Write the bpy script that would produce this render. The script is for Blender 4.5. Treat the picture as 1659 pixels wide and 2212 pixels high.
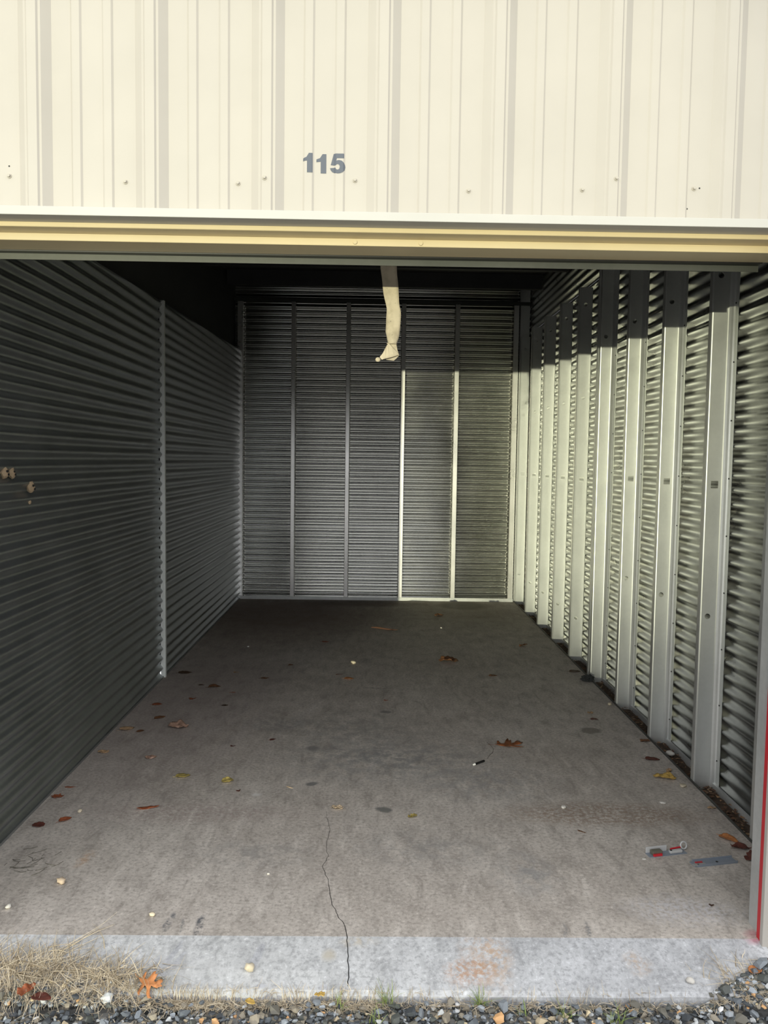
import bpy, bmesh, math, random
import numpy as np
from mathutils import Vector, Matrix, noise as mnoise
from mathutils.geometry import tessellate_polygon

for o in list(bpy.data.objects):
    bpy.data.objects.remove(o)
scene = bpy.context.scene
COL = scene.collection
random.seed(7)
RNG = np.random.default_rng(11)

# ------------------------------------------------------------------ camera
YAW, PITCH, ROLL, CAM_H, FPX = 0.013455, 0.065398, 0.014003, 1.5398, 1704.0
cam_d = bpy.data.cameras.new('camera')
cam_d.sensor_fit = 'HORIZONTAL'
cam_d.sensor_width = 36.0
cam_d.lens = 36.0 * FPX / 1659.0
cam_d.clip_start = 0.05
cam_d.clip_end = 500
cam = bpy.data.objects.new('camera', cam_d)
COL.objects.link(cam)
_f = Vector((math.sin(YAW) * math.cos(PITCH), math.cos(YAW) * math.cos(PITCH), -math.sin(PITCH)))
_r = Vector((math.cos(YAW), -math.sin(YAW), 0))
_u = _r.cross(_f)
_r2 = math.cos(ROLL) * _r + math.sin(ROLL) * _u
_u2 = -math.sin(ROLL) * _r + math.cos(ROLL) * _u
M = Matrix((_r2, _u2, -_f)).transposed().to_4x4()
M.translation = Vector((0, -2.5, CAM_H))
cam.matrix_world = M
scene.camera = cam

# ------------------------------------------------------------------ world, lights, exposure
world = bpy.data.worlds.new('overcast_sky')
scene.world = world
world.use_nodes = True
bg = world.node_tree.nodes['Background']
bg.inputs['Color'].default_value = (0.965, 0.98, 1.0, 1)
bg.inputs['Strength'].default_value = 1.5

def spot(name, loc, target, energy, color, angle, blend, radius):
    d = bpy.data.lights.new(name, 'SPOT')
    d.energy = energy; d.color = color; d.spot_size = math.radians(angle)
    d.spot_blend = blend; d.shadow_soft_size = radius
    o = bpy.data.objects.new(name, d); COL.objects.link(o)
    o.location = loc
    o.rotation_euler = (Vector(target) - Vector(loc)).to_track_quat('-Z', 'Y').to_euler()
    return o
# low warm light from across the lane, entering past the left jamb and under the header
spot('low_lane_light', (-10.58, -34.8, 0.365), (-0.30, 4.0, 2.40), 37000, (1.0, 0.985, 0.70), 9.9, 0.55, 0.10)

vs = scene.view_settings
scene.display_settings.display_device = 'sRGB'
vs.view_transform = 'Standard'
vs.look = 'None'
vs.exposure = 0.4
vs.gamma = 1.0
vs.use_curve_mapping = False

# ------------------------------------------------------------------ helpers
def link(o, parent=None):
    COL.objects.link(o)
    if parent is not None:
        o.parent = parent
    return o

def mesh_obj(name, verts, faces, mat, parent=None, smooth=False):
    me = bpy.data.meshes.new(name)
    me.from_pydata([tuple(v) for v in verts], [], faces)
    me.update()
    if smooth:
        me.polygons.foreach_set('use_smooth', [True] * len(me.polygons))
    if mat:
        me.materials.append(mat)
    return link(bpy.data.objects.new(name, me), parent)

def empty(name, loc=(0, 0, 0), parent=None):
    o = bpy.data.objects.new(name, None)
    o.location = loc
    o.empty_display_size = 0.1
    return link(o, parent)

def tag(o, label, cat, group=None):
    o['label'] = label; o['category'] = cat
    if group: o['group'] = group
    return o

def struct(o, label=None):
    o['kind'] = 'structure'
    if label: o['label'] = label
    return o

class MB:
    def __init__(s): s.v = []; s.f = []
    def box(s, x0, x1, y0, y1, z0, z1):
        b = len(s.v)
        s.v += [(x0,y0,z0),(x1,y0,z0),(x1,y1,z0),(x0,y1,z0),(x0,y0,z1),(x1,y0,z1),(x1,y1,z1),(x0,y1,z1)]
        s.f += [tuple(b+i for i in q) for q in ((0,3,2,1),(4,5,6,7),(0,1,5,4),(1,2,6,5),(2,3,7,6),(3,0,4,7))]
        return s
    def extrude_z(s, pts, z0, z1):            # open polyline in XY extruded along Z
        b = len(s.v)
        for (x, y) in pts: s.v += [(x, y, z0), (x, y, z1)]
        for i in range(len(pts)-1):
            s.f.append((b+2*i, b+2*i+2, b+2*i+3, b+2*i+1))
        return s
    def cyl(s, p0, p1, r0, r1=None, n=12, cap=True):
        r1 = r0 if r1 is None else r1
        p0, p1 = Vector(p0), Vector(p1)
        d = (p1-p0).normalized()
        a = d.orthogonal().normalized(); c = d.cross(a)
        b = len(s.v)
        for k in range(n):
            t = 2*math.pi*k/n
            e = a*math.cos(t)+c*math.sin(t)
            s.v += [tuple(p0+e*r0), tuple(p1+e*r1)]
        for k in range(n):
            j = (k+1) % n
            s.f.append((b+2*k, b+2*j, b+2*j+1, b+2*k+1))
        if cap:
            s.f.append(tuple(b+2*k for k in range(n))[::-1]); s.f.append(tuple(b+2*k+1 for k in range(n)))
        return s
    def tube(s, pts, r, n=6):
        pts = [Vector(p) for p in pts]
        b = len(s.v)
        for i, p in enumerate(pts):
            d = (pts[min(i+1, len(pts)-1)]-pts[max(i-1, 0)]).normalized()
            a = d.cross(Vector((0, 0, 1)))
            a = a.normalized() if a.length > 1e-4 else Vector((1, 0, 0))
            c = d.cross(a)
            rr = r[i] if isinstance(r, (list, tuple)) else r
            for k in range(n):
                t = 2*math.pi*k/n
                s.v.append(tuple(p+(a*math.cos(t)+c*math.sin(t))*rr))
        for i in range(len(pts)-1):
            for k in range(n):
                j = (k+1) % n
                s.f.append((b+i*n+k, b+i*n+j, b+(i+1)*n+j, b+(i+1)*n+k))
        s.f.append(tuple(b+k for k in range(n))[::-1]); s.f.append(tuple(b+(len(pts)-1)*n+k for k in range(n)))
        return s
    def build(s, name, mat, parent=None, smooth=False, bevel=0):
        o = mesh_obj(name, s.v, s.f, mat, parent, smooth)
        if bevel:
            m = o.modifiers.new('bevel', 'BEVEL'); m.width = bevel; m.segments = 2; m.limit_method = 'ANGLE'
        return o

# ------------------------------------------------------------------ materials
class NT:
    def __init__(s, name):
        s.m = bpy.data.materials.new(name); s.m.use_nodes = True
        s.t = s.m.node_tree; s.n = s.t.nodes; s.b = s.n['Principled BSDF']
    def new(s, t, **k):
        nd = s.n.new(t)
        for a, v in k.items(): setattr(nd, a, v)
        return nd
    def ln(s, a, b): s.t.links.new(a, b)
    def val(s, sock, v):
        if hasattr(v, 'is_output') or isinstance(v, bpy.types.NodeSocket): s.ln(v, sock)
        else: sock.default_value = v
    def coord(s, which='Object'):
        return s.new('ShaderNodeTexCoord').outputs[which]
    def mapping(s, vec, scale=(1, 1, 1), loc=(0, 0, 0)):
        m = s.new('ShaderNodeMapping'); s.ln(vec, m.inputs['Vector'])
        m.inputs['Scale'].default_value = scale; m.inputs['Location'].default_value = loc
        return m.outputs['Vector']
    def noise(s, vec, scale, detail=4, rough=0.55, out='Fac', dist=0.0):
        nd = s.new('ShaderNodeTexNoise'); s.ln(vec, nd.inputs['Vector'])
        nd.inputs['Scale'].default_value = scale; nd.inputs['Detail'].default_value = detail
        nd.inputs['Roughness'].default_value = rough; nd.inputs['Distortion'].default_value = dist
        return nd.outputs[out]
    def ramp(s, fac, stops, interp='LINEAR'):
        r = s.new('ShaderNodeValToRGB'); s.ln(fac, r.inputs['Fac']); r.color_ramp.interpolation = interp
        e = r.color_ramp.elements
        while len(e) < len(stops): e.new(0.5)
        for el, (p, c) in zip(e, stops):
            el.position = p; el.color = (c, c, c, 1) if isinstance(c, (int, float)) else (*c, 1)
        return r.outputs['Color']
    def mix(s, fac, a, b, mode='MIX'):
        m = s.new('ShaderNodeMix', data_type='RGBA', blend_type=mode)
        s.val(m.inputs[0], fac)
        for sock, v in ((m.inputs[6], a), (m.inputs[7], b)):
            if isinstance(v, tuple): sock.default_value = (*v[:3], 1)
            else: s.ln(v, sock)
        return m.outputs[2]
    def math(s, op, a, b=0.0, clamp=False):
        m = s.new('ShaderNodeMath', operation=op, use_clamp=clamp)
        s.val(m.inputs[0], a); s.val(m.inputs[1], b)
        return m.outputs[0]
    def bump(s, h, strength=0.3, dist=0.01):
        b = s.new('ShaderNodeBump'); b.inputs['Strength'].default_value = strength
        b.inputs['Distance'].default_value = dist
        s.ln(h, b.inputs['Height']); s.ln(b.outputs['Normal'], s.b.inputs['Normal'])
    def set(s, **k):
        for a, v in k.items():
            s.val(s.b.inputs[a.replace('_', ' ')], (*v, 1) if isinstance(v, tuple) and len(v) == 3 else v)
        return s.m

def galvanised(name, c0, c1, metallic, rough, dents=0.15, stretch=(1, 1, 1), rust=0.0):
    t = NT(name); co = t.coord()
    n1 = t.noise(t.mapping(co, stretch), 3.0, 5)
    n2 = t.noise(co, 45.0, 3)
    f = t.math('ADD', t.math('MULTIPLY', n1, 0.75), t.math('MULTIPLY', n2, 0.25))
    col = t.ramp(f, [(0.3, c0), (0.7, c1)])
    spk = t.ramp(t.noise(co, 160.0, 2), [(0.70, 0.0), (0.78, 0.35)])
    col = t.mix(spk, col, (0.10, 0.10, 0.095))
    if rust:
        r = t.ramp(t.noise(t.mapping(co, (1, 1, 4)), 5.0, 6), [(0.58, 0.0), (0.75, rust)])
        col = t.mix(r, col, (0.16, 0.10, 0.06))
    rg = t.math('ADD', t.math('MULTIPLY', n1, 0.2), rough - 0.1)
    t.bump(t.noise(co, 9.0, 3), dents, 0.004)
    return t.set(Base_Color=col, Metallic=metallic, Roughness=rg)

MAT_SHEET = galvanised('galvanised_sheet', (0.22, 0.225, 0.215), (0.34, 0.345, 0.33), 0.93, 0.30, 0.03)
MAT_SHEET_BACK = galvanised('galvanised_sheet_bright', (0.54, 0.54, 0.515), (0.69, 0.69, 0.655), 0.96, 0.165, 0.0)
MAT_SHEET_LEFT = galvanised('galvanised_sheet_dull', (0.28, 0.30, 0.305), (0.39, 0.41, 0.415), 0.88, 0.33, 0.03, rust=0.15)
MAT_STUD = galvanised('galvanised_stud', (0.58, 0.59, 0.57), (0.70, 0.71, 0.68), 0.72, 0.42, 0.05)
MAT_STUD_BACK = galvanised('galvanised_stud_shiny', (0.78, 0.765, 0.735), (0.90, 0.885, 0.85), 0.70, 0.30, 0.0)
MAT_STRIP = galvanised('pale_zinc_strip', (0.66, 0.68, 0.64), (0.8, 0.82, 0.78), 0.1, 0.5, 0.05)
MAT_TRACK = galvanised('galvanised_track', (0.45, 0.46, 0.45), (0.66, 0.67, 0.65), 0.5, 0.45, 0.2)
MAT_ANGLE = galvanised('grey_steel_angle', (0.055, 0.058, 0.05), (0.085, 0.088, 0.078), 0.4, 0.5)
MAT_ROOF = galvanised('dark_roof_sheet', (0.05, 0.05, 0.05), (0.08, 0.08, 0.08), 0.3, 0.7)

def painted(name, c, rough=0.45, var=0.06, bump=0.04):
    t = NT(name); co = t.coord()
    n = t.noise(co, 4.0, 5)
    col = t.mix(t.ramp(n, [(0.35, 0.0), (0.75, 1.0)]), c, tuple(max(0, x*(1-var)) for x in c))
    t.bump(t.noise(co, 6.0, 3), bump, 0.003)
    return t.set(Base_Color=col, Roughness=rough)
MAT_BEIGE = painted('cream_painted_steel', (0.43, 0.402, 0.362), 0.5)
MAT_TRIM = painted('white_cream_trim', (0.46, 0.45, 0.425), 0.45)
MAT_DOOR = painted('golden_beige_door_paint', (0.66, 0.54, 0.32), 0.4)
MAT_DOOR_BAR = painted('beige_bottom_bar', (0.66, 0.55, 0.34), 0.42)
MAT_RED = painted('red_paint', (0.52, 0.02, 0.03), 0.4, 0.2)
MAT_NUM = painted('slate_grey_vinyl', (0.085, 0.098, 0.125), 0.4, 0.12)
MAT_SCREW = painted('cream_screw', (0.42, 0.39, 0.34), 0.35)
MAT_DARK = painted('black_steel', (0.012, 0.012, 0.012), 0.6)
MAT_BLACKPL = painted('black_plastic', (0.008, 0.008, 0.009), 0.35)
MAT_WHITEPL = painted('white_plastic', (0.85, 0.85, 0.82), 0.4)
MAT_GREYPAINT = painted('grey_painted_steel', (0.22, 0.25, 0.29), 0.4, 0.25)
MAT_PALEPAINT = painted('pale_worn_steel', (0.34, 0.34, 0.315), 0.4, 0.3)
MAT_ZINC = painted('zinc_plated_steel', (0.5, 0.5, 0.49), 0.35, 0.3)
MAT_GRIME = painted('greasy_brown_steel', (0.13, 0.12, 0.09), 0.5, 0.4)
MAT_RUST = painted('rust_brown', (0.13, 0.06, 0.035), 0.8, 0.3)
MAT_MUD = painted('dried_mud', (0.42, 0.31, 0.19), 0.9, 0.3, 0.4)

def strap_mat():
    t = NT('dirty_cream_webbing'); co = t.coord()
    n = t.noise(co, 22.0, 6)
    col = t.mix(t.ramp(n, [(0.45, 0.0), (0.75, 1.0)]), (0.60, 0.52, 0.38), (0.38, 0.32, 0.22))
    sp = t.ramp(t.noise(co, 55.0, 3), [(0.70, 0.0), (0.76, 0.7)])
    col = t.mix(sp, col, (0.12, 0.10, 0.07))
    w = t.new('ShaderNodeTexWave'); w.inputs['Scale'].default_value = 180; t.ln(co, w.inputs['Vector'])
    t.bump(w.outputs['Fac'], 0.12, 0.002)
    return t.set(Base_Color=col, Roughness=0.85)
MAT_STRAP = strap_mat()

# concrete: colour, stains and wear in world metres (the objects sit at the origin)
def concrete(name, base_a, base_b, stains, apron=False):
    t = NT(name); co = t.coord()
    warp = t.noise(co, 5.0, 4, out='Color')
    wv = t.new('ShaderNodeVectorMath', operation='SUBTRACT'); t.ln(warp, wv.inputs[0]); wv.inputs[1].default_value = (0.5, 0.5, 0.5)
    ws = t.new('ShaderNodeVectorMath', operation='SCALE'); t.ln(wv.outputs[0], ws.inputs[0]); ws.inputs['Scale'].default_value = 0.10
    wa = t.new('ShaderNodeVectorMath', operation='ADD'); t.ln(co, wa.inputs[0]); t.ln(ws.outputs[0], wa.inputs[1])
    pw = wa.outputs[0]
    n1 = t.noise(co, 1.1, 6, 0.6); n2 = t.noise(co, 6.0, 7, 0.65); n3 = t.noise(co, 70.0, 4, 0.7); n4 = t.noise(t.mapping(co, (1, 0.35, 1)), 16.0, 6, 0.7, dist=0.6)
    col = t.ramp(n1, [(0.30, base_a), (0.70, base_b)])
    col = t.mix(t.ramp(n2, [(0.46, 0.0), (0.72, 0.55)]), col, tuple(x*0.66 for x in base_a))
    col = t.mix(t.ramp(n4, [(0.52, 0.0), (0.68, 0.55)]), col, tuple(min(1, x*1.22) for x in base_b))
    col = t.mix(t.ramp(n4, [(0.34, 0.6), (0.47, 0.0)]), col, tuple(x*0.62 for x in base_a))
    col = t.mix(t.ramp(n3, [(0.38, 0.55), (0.5, 0.0)]), col, tuple(x*0.55 for x in base_a))
    col = t.mix(t.ramp(n3, [(0.58, 0.0), (0.70, 0.5)]), col, tuple(min(1, x*1.5) for x in base_b))
    for (cx, cy, rx, ry, c, a, grain, soft) in stains:
        mp = t.mapping(pw, (1/rx, 1/ry, 0), (-cx/rx, -cy/ry, 0))
        ln_ = t.new('ShaderNodeVectorMath', operation='LENGTH'); t.ln(mp, ln_.inputs[0])
        msk = t.ramp(ln_.outputs['Value'], [(max(0.0, 1-soft), 1.0), (1.0, 0.0)])
        if grain:
            g = t.ramp(t.noise(co, grain, 5, 0.7), [(0.42, 0.0), (0.58, 1.0)])
            msk = t.math('MULTIPLY', msk, g)
        col = t.mix(t.math('MULTIPLY', msk, a), col, c)
    h = t.math('ADD', n3, t.math('MULTIPLY', n2, 0.6))
    t.bump(h, 0.25, 0.003)
    rg = t.math('ADD', t.math('MULTIPLY', n2, 0.25), 0.55)
    return t.set(Base_Color=col, Roughness=rg)

GREY_D = (0.16, 0.165, 0.165)
MAT_FLOOR = concrete('worn_concrete', (0.41, 0.365, 0.32), (0.55, 0.505, 0.455), [
    # cx, cy, rx, ry, colour, amount, grain, softness
    (-0.9, 5.3, 1.3, 1.6, (0.16, 0.105, 0.085), 0.75, 0, 0.7),     # reddish brown back left
    (0.9, 5.5, 1.0, 1.1, (0.17, 0.135, 0.095), 0.6, 0, 0.7),
    (0.97, 5.85, 0.30, 0.28, (0.085, 0.07, 0.045), 0.7, 0, 0.35),
    (-0.1, 5.9, 0.9, 0.22, (0.10, 0.07, 0.055), 0.6, 0, 0.6),
    (-1.2, 2.6, 0.8, 2.0, (0.27, 0.215, 0.195), 0.55, 0, 0.8),
    (0.10, 1.50, 0.75, 0.42, (0.20, 0.205, 0.205), 0.65, 14.0, 0.8),
    (-0.10, 1.95, 0.55, 0.40, (0.21, 0.21, 0.20), 0.5, 11.0, 0.8),
    (0.55, 1.20, 0.45, 0.30, (0.22, 0.225, 0.23), 0.5, 16.0, 0.8),
    (-0.55, 2.0, 0.28, 0.16, GREY_D, 0.5, 18.0, 0.7),
    (1.05, 0.86, 0.55, 0.15, (0.24, 0.165, 0.115), 0.75, 55.0, 0.5),   # gritty brown band
    (-0.75, 0.85, 0.60, 0.12, (0.29, 0.22, 0.20), 0.5, 45.0, 0.6),
    (1.28, 1.947, 0.075, 0.062, (0.15, 0.135, 0.115), 0.8, 0, 0.3),     # oil drops
    (0.061, 0.891, 0.042, 0.040, (0.14, 0.14, 0.13), 0.9, 0, 0.4),
    (-0.272, 1.153, 0.036, 0.030, (0.15, 0.15, 0.145), 0.85, 0, 0.4),
    (0.085, 2.25, 0.04, 0.035, (0.16, 0.155, 0.15), 0.8, 0, 0.4),
    (-0.30, 1.62, 0.05, 0.04, (0.17, 0.165, 0.16), 0.7, 0, 0.5),
    (-0.515, 1.029, 0.028, 0.024, (0.62, 0.60, 0.57), 0.8, 0, 0.6),
    (-1.094, 0.444, 0.035, 0.085, (0.44, 0.24, 0.10), 0.6, 30.0, 0.8),  # orange rust smear
    (0.25, 0.55, 0.45, 0.20, (0.23, 0.225, 0.215), 0.5, 13.0, 0.8),
    (-0.45, 0.50, 0.30, 0.13, (0.23, 0.225, 0.215), 0.5, 12.0, 0.8),
    (0.60, 0.35, 0.16, 0.20, (0.24, 0.245, 0.25), 0.55, 15.0, 0.8),
    (-0.555, 0.03, 0.018, 0.075, (0.10, 0.105, 0.115), 0.95, 45.0, 0.4), # scuff marks at the sill
    (-0.665, 0.03, 0.016, 0.075, (0.12, 0.125, 0.135), 0.9, 45.0, 0.4),
    (-0.612, 0.02, 0.008, 0.06, (0.16, 0.165, 0.17), 0.8, 90.0, 0.5),
    (0.648, 0.01, 0.010, 0.05, (0.17, 0.175, 0.18), 0.8, 90.0, 0.5),
    (0.735, 0.01, 0.010, 0.055, (0.16, 0.165, 0.17), 0.85, 90.0, 0.5),
    (1.10, 0.12, 0.26, 0.12, (0.60, 0.60, 0.64), 0.55, 60.0, 0.7),      # whitish scuffing by the jamb
    (0.05, 2.75, 0.16, 0.02, (0.16, 0.15, 0.14), 0.7, 35.0, 0.6),
    (1.262, -0.02, 0.045, 0.03, (0.50, 0.13, 0.17), 0.5, 0, 0.8),      # red overspray
])
MAT_APRON = concrete('pale_concrete', (0.40, 0.405, 0.415), (0.50, 0.505, 0.52), [
    (0.38, -0.13, 0.09, 0.13, (0.44, 0.30, 0.19), 0.75, 50.0, 0.7),
    (0.32, -0.17, 0.10, 0.06, (0.40, 0.24, 0.15), 0.8, 80.0, 0.6),
    (-0.12, -0.11, 0.03, 0.03, (0.40, 0.36, 0.29), 0.7, 0, 0.7),
    (0.85, -0.14, 0.05, 0.05, (0.44, 0.32, 0.22), 0.6, 60.0, 0.7),
    (-0.02, -0.06, 0.08, 0.03, (0.44, 0.38, 0.29), 0.6, 40.0, 0.7),
    (1.262, -0.045, 0.05, 0.03, (0.55, 0.14, 0.20), 0.6, 0, 0.8),
    (-0.6, -0.16, 0.35, 0.07, (0.42, 0.42, 0.43), 0.5, 25.0, 0.8),
], True)

def leaf_mat(name, c):
    t = NT(name); co = t.coord()
    n = t.noise(co, 60.0, 4)
    col = t.ramp(n, [(0.3, tuple(x*0.6 for x in c)), (0.7, tuple(min(1, x*1.25) for x in c))])
    t.bump(t.noise(co, 120.0, 3), 0.3, 0.001)
    return t.set(Base_Color=col, Roughness=0.6)
LEAFC = {
    'brown': (0.17, 0.075, 0.032), 'darkbrown': (0.07, 0.035, 0.018), 'red': (0.27, 0.075, 0.028), 'darkred': (0.105, 0.028, 0.018),
    'orange': (0.42, 0.165, 0.055), 'tan': (0.46, 0.30, 0.17), 'pale': (0.62, 0.48, 0.32), 'olive': (0.30, 0.235, 0.07),
    'yellow': (0.58, 0.38, 0.10), 'oak': (0.20, 0.062, 0.018), 'pinktan': (0.40, 0.25, 0.18)}
LEAFM = {k: leaf_mat('dry_leaf_'+k, v) for k, v in LEAFC.items()}
def stone_mat(name, c):
    t = NT(name); co = t.coord()
    n = t.noise(co, 30.0, 4)
    col = t.ramp(n, [(0.3, tuple(x*0.78 for x in c)), (0.7, c)])
    t.bump(t.noise(co, 90.0, 3), 0.3, 0.001)
    return t.set(Base_Color=col, Roughness=0.75)
MAT_PEB_W = stone_mat('white_pebble', (0.66, 0.63, 0.57))
MAT_PEB_T = stone_mat('tan_pebble', (0.56, 0.44, 0.32))
MAT_PEB_C = stone_mat('cream_pebble', (0.62, 0.54, 0.40))

def gravel_mat():
    t = NT('mixed_crushed_stone')
    oi = t.new('ShaderNodeObjectInfo').outputs['Random']
    gi = t.new('ShaderNodeNewGeometry').outputs['Random Per Island']
    fr = t.math('FRACT', t.math('ADD', t.math('MULTIPLY', oi, 7.31), gi))
    col = t.ramp(fr, [(0.0, (0.060, 0.068, 0.076)), (0.16, (0.128, 0.145, 0.162)), (0.32, (0.085, 0.093, 0.085)), (0.44, (0.238, 0.264, 0.289)),
                      (0.56, (0.153, 0.145, 0.119)), (0.66, (0.374, 0.408, 0.442)), (0.74, (0.289, 0.255, 0.196)), (0.86, (0.510, 0.425, 0.289)),
                      (0.90, (0.544, 0.561, 0.561)), (0.950, (0.680, 0.408, 0.187)), (0.967, (0.800, 0.680, 0.459)), (0.985, (0.800, 0.800, 0.800))], 'CONSTANT')
    co = t.coord()
    col = t.mix(t.ramp(t.noise(co, 90.0, 4), [(0.4, 0.0), (0.7, 0.5)]), col, (0.30, 0.29, 0.27), 'OVERLAY')
    t.bump(t.noise(co, 150.0, 3), 0.35, 0.001)
    return t.set(Base_Color=col, Roughness=0.62)
MAT_GRAVEL = gravel_mat()
def soil():
    t = NT('dark_gravel_soil'); co = t.coord()
    v = t.new('ShaderNodeTexVoronoi'); v.inputs['Scale'].default_value = 45; t.ln(co, v.inputs['Vector'])
    c = t.ramp(v.outputs['Color'], [(0.2, (0.05, 0.054, 0.055)), (0.5, (0.15, 0.15, 0.146)), (0.75, (0.25, 0.24, 0.215)), (0.9, (0.36, 0.32, 0.26))])
    t.bump(v.outputs['Distance'], 0.8, 0.01)
    return t.set(Base_Color=c, Roughness=0.8)
MAT_SOIL = soil()
def grassm(name, a, b):
    t = NT(name)
    gi = t.new('ShaderNodeNewGeometry').outputs['Random Per Island']
    return t.set(Base_Color=t.ramp(gi, [(0.0, a), (1.0, b)]), Roughness=0.7)
MAT_STRAW = grassm('dry_straw', (0.26, 0.20, 0.125), (0.66, 0.57, 0.42))
MAT_GREEN = grassm('green_grass', (0.10, 0.16, 0.03), (0.30, 0.36, 0.10))
def litter():
    t = NT('brown_litter'); co = t.coord()
    c = t.ramp(t.noise(co, 40.0, 6, 0.7), [(0.3, (0.03, 0.02, 0.014)), (0.55, (0.085, 0.055, 0.035)), (0.75, (0.22, 0.15, 0.10))])
    t.bump(t.noise(co, 80.0, 4), 0.8, 0.01)
    return t.set(Base_Color=c, Roughness=0.9)
MAT_LITTER = litter()
def flakem():
    t = NT('leaf_flakes')
    gi = t.new('ShaderNodeNewGeometry').outputs['Random Per Island']
    return t.set(Base_Color=t.ramp(gi, [(0.0, (0.05, 0.03, 0.02)), (0.5, (0.15, 0.075, 0.04)), (0.8, (0.30, 0.18, 0.09)), (1.0, (0.5, 0.38, 0.24))]), Roughness=0.8)
MAT_FLAKE = flakem()

# ------------------------------------------------------------------ dimensions (metres)
XL, XR = -1.456, 1.568          # left sheet crests, inner face of right studs
YB = 6.175                      # back sheet crests
PITCHC, AMP = 0.0678, 0.011     # corrugation pitch and half depth
JL, JR = -1.36, 1.284           # door opening
FY = -0.05                      # facade plane

# ------------------------------------------------------------------ floor
m = MB()
nx, ny = 2, 2
m.box(XL-0.03, XR-0.006, -0.04, YB+0.03, -0.16, 0.0)
floor = struct(m.build('floor', MAT_FLOOR), 'worn stained concrete slab floor of the storage unit')
ap = MB()
prof = [(-0.04, 0.0), (-0.10, -0.012), (-0.17, -0.028), (-0.232, -0.046), (-0.245, -0.056), (-0.247, -0.16)]
xs = np.linspace(-1.35, 1.285, 90)
for i, x in enumerate(xs):
    for j, (y, z) in enumerate(prof):
        dy = 0.004*mnoise.noise(Vector((x*6, j*0.7, 1.3))) if j > 2 else 0
        ap.v.append((x, y+dy, z + (0.0015*mnoise.noise(Vector((x*9, y*12, 4))) if 0 < j < 5 else 0)))
k = len(prof)
for i in range(len(xs)-1):
    for j in range(k-1):
        ap.f.append((i*k+j, i*k+j+1, (i+1)*k+j+1, (i+1)*k+j))
ap.f.append(tuple(range(k))[::-1]); ap.f.append(tuple((len(xs)-1)*k+j for j in range(k)))
apron = ap.build('apron', MAT_APRON, floor, smooth=False); apron['label'] = 'pale sloping concrete sill'
def apron_z(y):
    for (y0, z0), (y1, z1) in zip(prof, prof[1:]):
        if y1 <= y <= y0: return z0 + (z1-z0)*(y0-y)/(y0-y1)
    return 0.0 if y > -0.04 else -0.07
# hairline crack down the slab and over the sill
ck = MB()
path = [(-0.19, 0.86), (-0.184, 0.814), (-0.163, 0.70), (-0.172, 0.56), (-0.158, 0.475), (-0.176, 0.40), (-0.15, 0.306), (-0.128, 0.154), (-0.10, 0.07), (-0.076, 0.018), (-0.066, -0.058), (-0.059, -0.15), (-0.056, -0.236)]
pts = []
for (a, b) in zip(path, path[1:]):
    for s in np.linspace(0, 1, 6, endpoint=False):
        x, y = a[0]+(b[0]-a[0])*s, a[1]+(b[1]-a[1])*s
        pts.append((x+0.006*mnoise.noise(Vector((y*40, 2, 0))), y))
for i, (x, y) in enumerate(pts):
    w = 0.0004+0.0009*(i/len(pts))+0.0005*abs(mnoise.noise(Vector((y*70, 9, 0))))
    z = apron_z(y)+0.0011 if y < -0.04 else 0.0006
    ck.v += [(x-w, y, z), (x+w, y, z)]
for i in range(len(pts)-1): ck.f.append((2*i, 2*i+2, 2*i+3, 2*i+1))
ck.build('crack', MAT_DARK, floor)

# ------------------------------------------------------------------ corrugated sheets
def sheet(name, mat, parent, axis, pos, a0, a1, z0, z1, toward, cols=2, zt=None, AMP=AMP):
    """corrugations run horizontally; axis 'x' -> wall normal along X at x=pos, running along Y from a0 to a1."""
    n = max(3, int(round((z1-z0)/PITCHC*12)))
    zs = np.linspace(z0, z1, n+1)
    v = []; f = []
    for j, z in enumerate(zs):
        d = toward*AMP*math.cos(2*math.pi*z/PITCHC)
        for c in range(cols):
            a = a0+(a1-a0)*c/(cols-1)
            zz = z if zt is None else min(z, zt(a)-1e-4*(n-j)*0.01)
            wob = 0.0012*mnoise.noise(Vector((a*1.3, zz*1.7, pos*3)))
            v.append((pos+d+wob, a, zz) if axis == 'x' else (a, pos+d+wob, zz))
    for j in range(n):
        for c in range(cols-1):
            q = (j*cols+c, j*cols+c+1, (j+1)*cols+c+1, (j+1)*cols+c)
            f.append(q)
    return mesh_obj(name, v, f, mat, parent, True)

def empty_struct(name, loc=(0, 0, 0), label=None):
    return struct(empty(name, loc), label)

# left wall -----------------------------------------------------------------
wl = empty_struct('wall_left', label='dull grey corrugated steel partition without studs')
ZT = lambda y: 2.49+0.035*y
for (ya, yb) in ((-0.0, 2.955), (2.99, YB+0.03)):
    for i, (za, zb) in enumerate(((0.0, 0.82), (0.81, 1.63), (1.62, 2.75))):
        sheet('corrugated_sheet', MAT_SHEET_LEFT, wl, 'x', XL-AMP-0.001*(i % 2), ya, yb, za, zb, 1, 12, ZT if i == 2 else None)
m = MB().box(XL-0.018, XL+0.016, 2.958, 2.986, 0.0, ZT(2.97)+0.01)
s = m.build('edge_strip', MAT_STRIP, wl, bevel=0.002); s['label'] = 'pale vertical steel strip'
m = MB().box(XL-0.02, XL+0.004, 0.0, YB, 0.0, 0.012)
m.build('bottom_flashing', MAT_SHEET_LEFT, wl)
m = MB().box(XL-0.075, XL-0.07, -0.02, YB+0.05, 0.0, 3.5)
m.build('light_stop_panel', MAT_ROOF, wl)  # dark panel added to stop light leaking through the open gap above the partition

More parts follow.
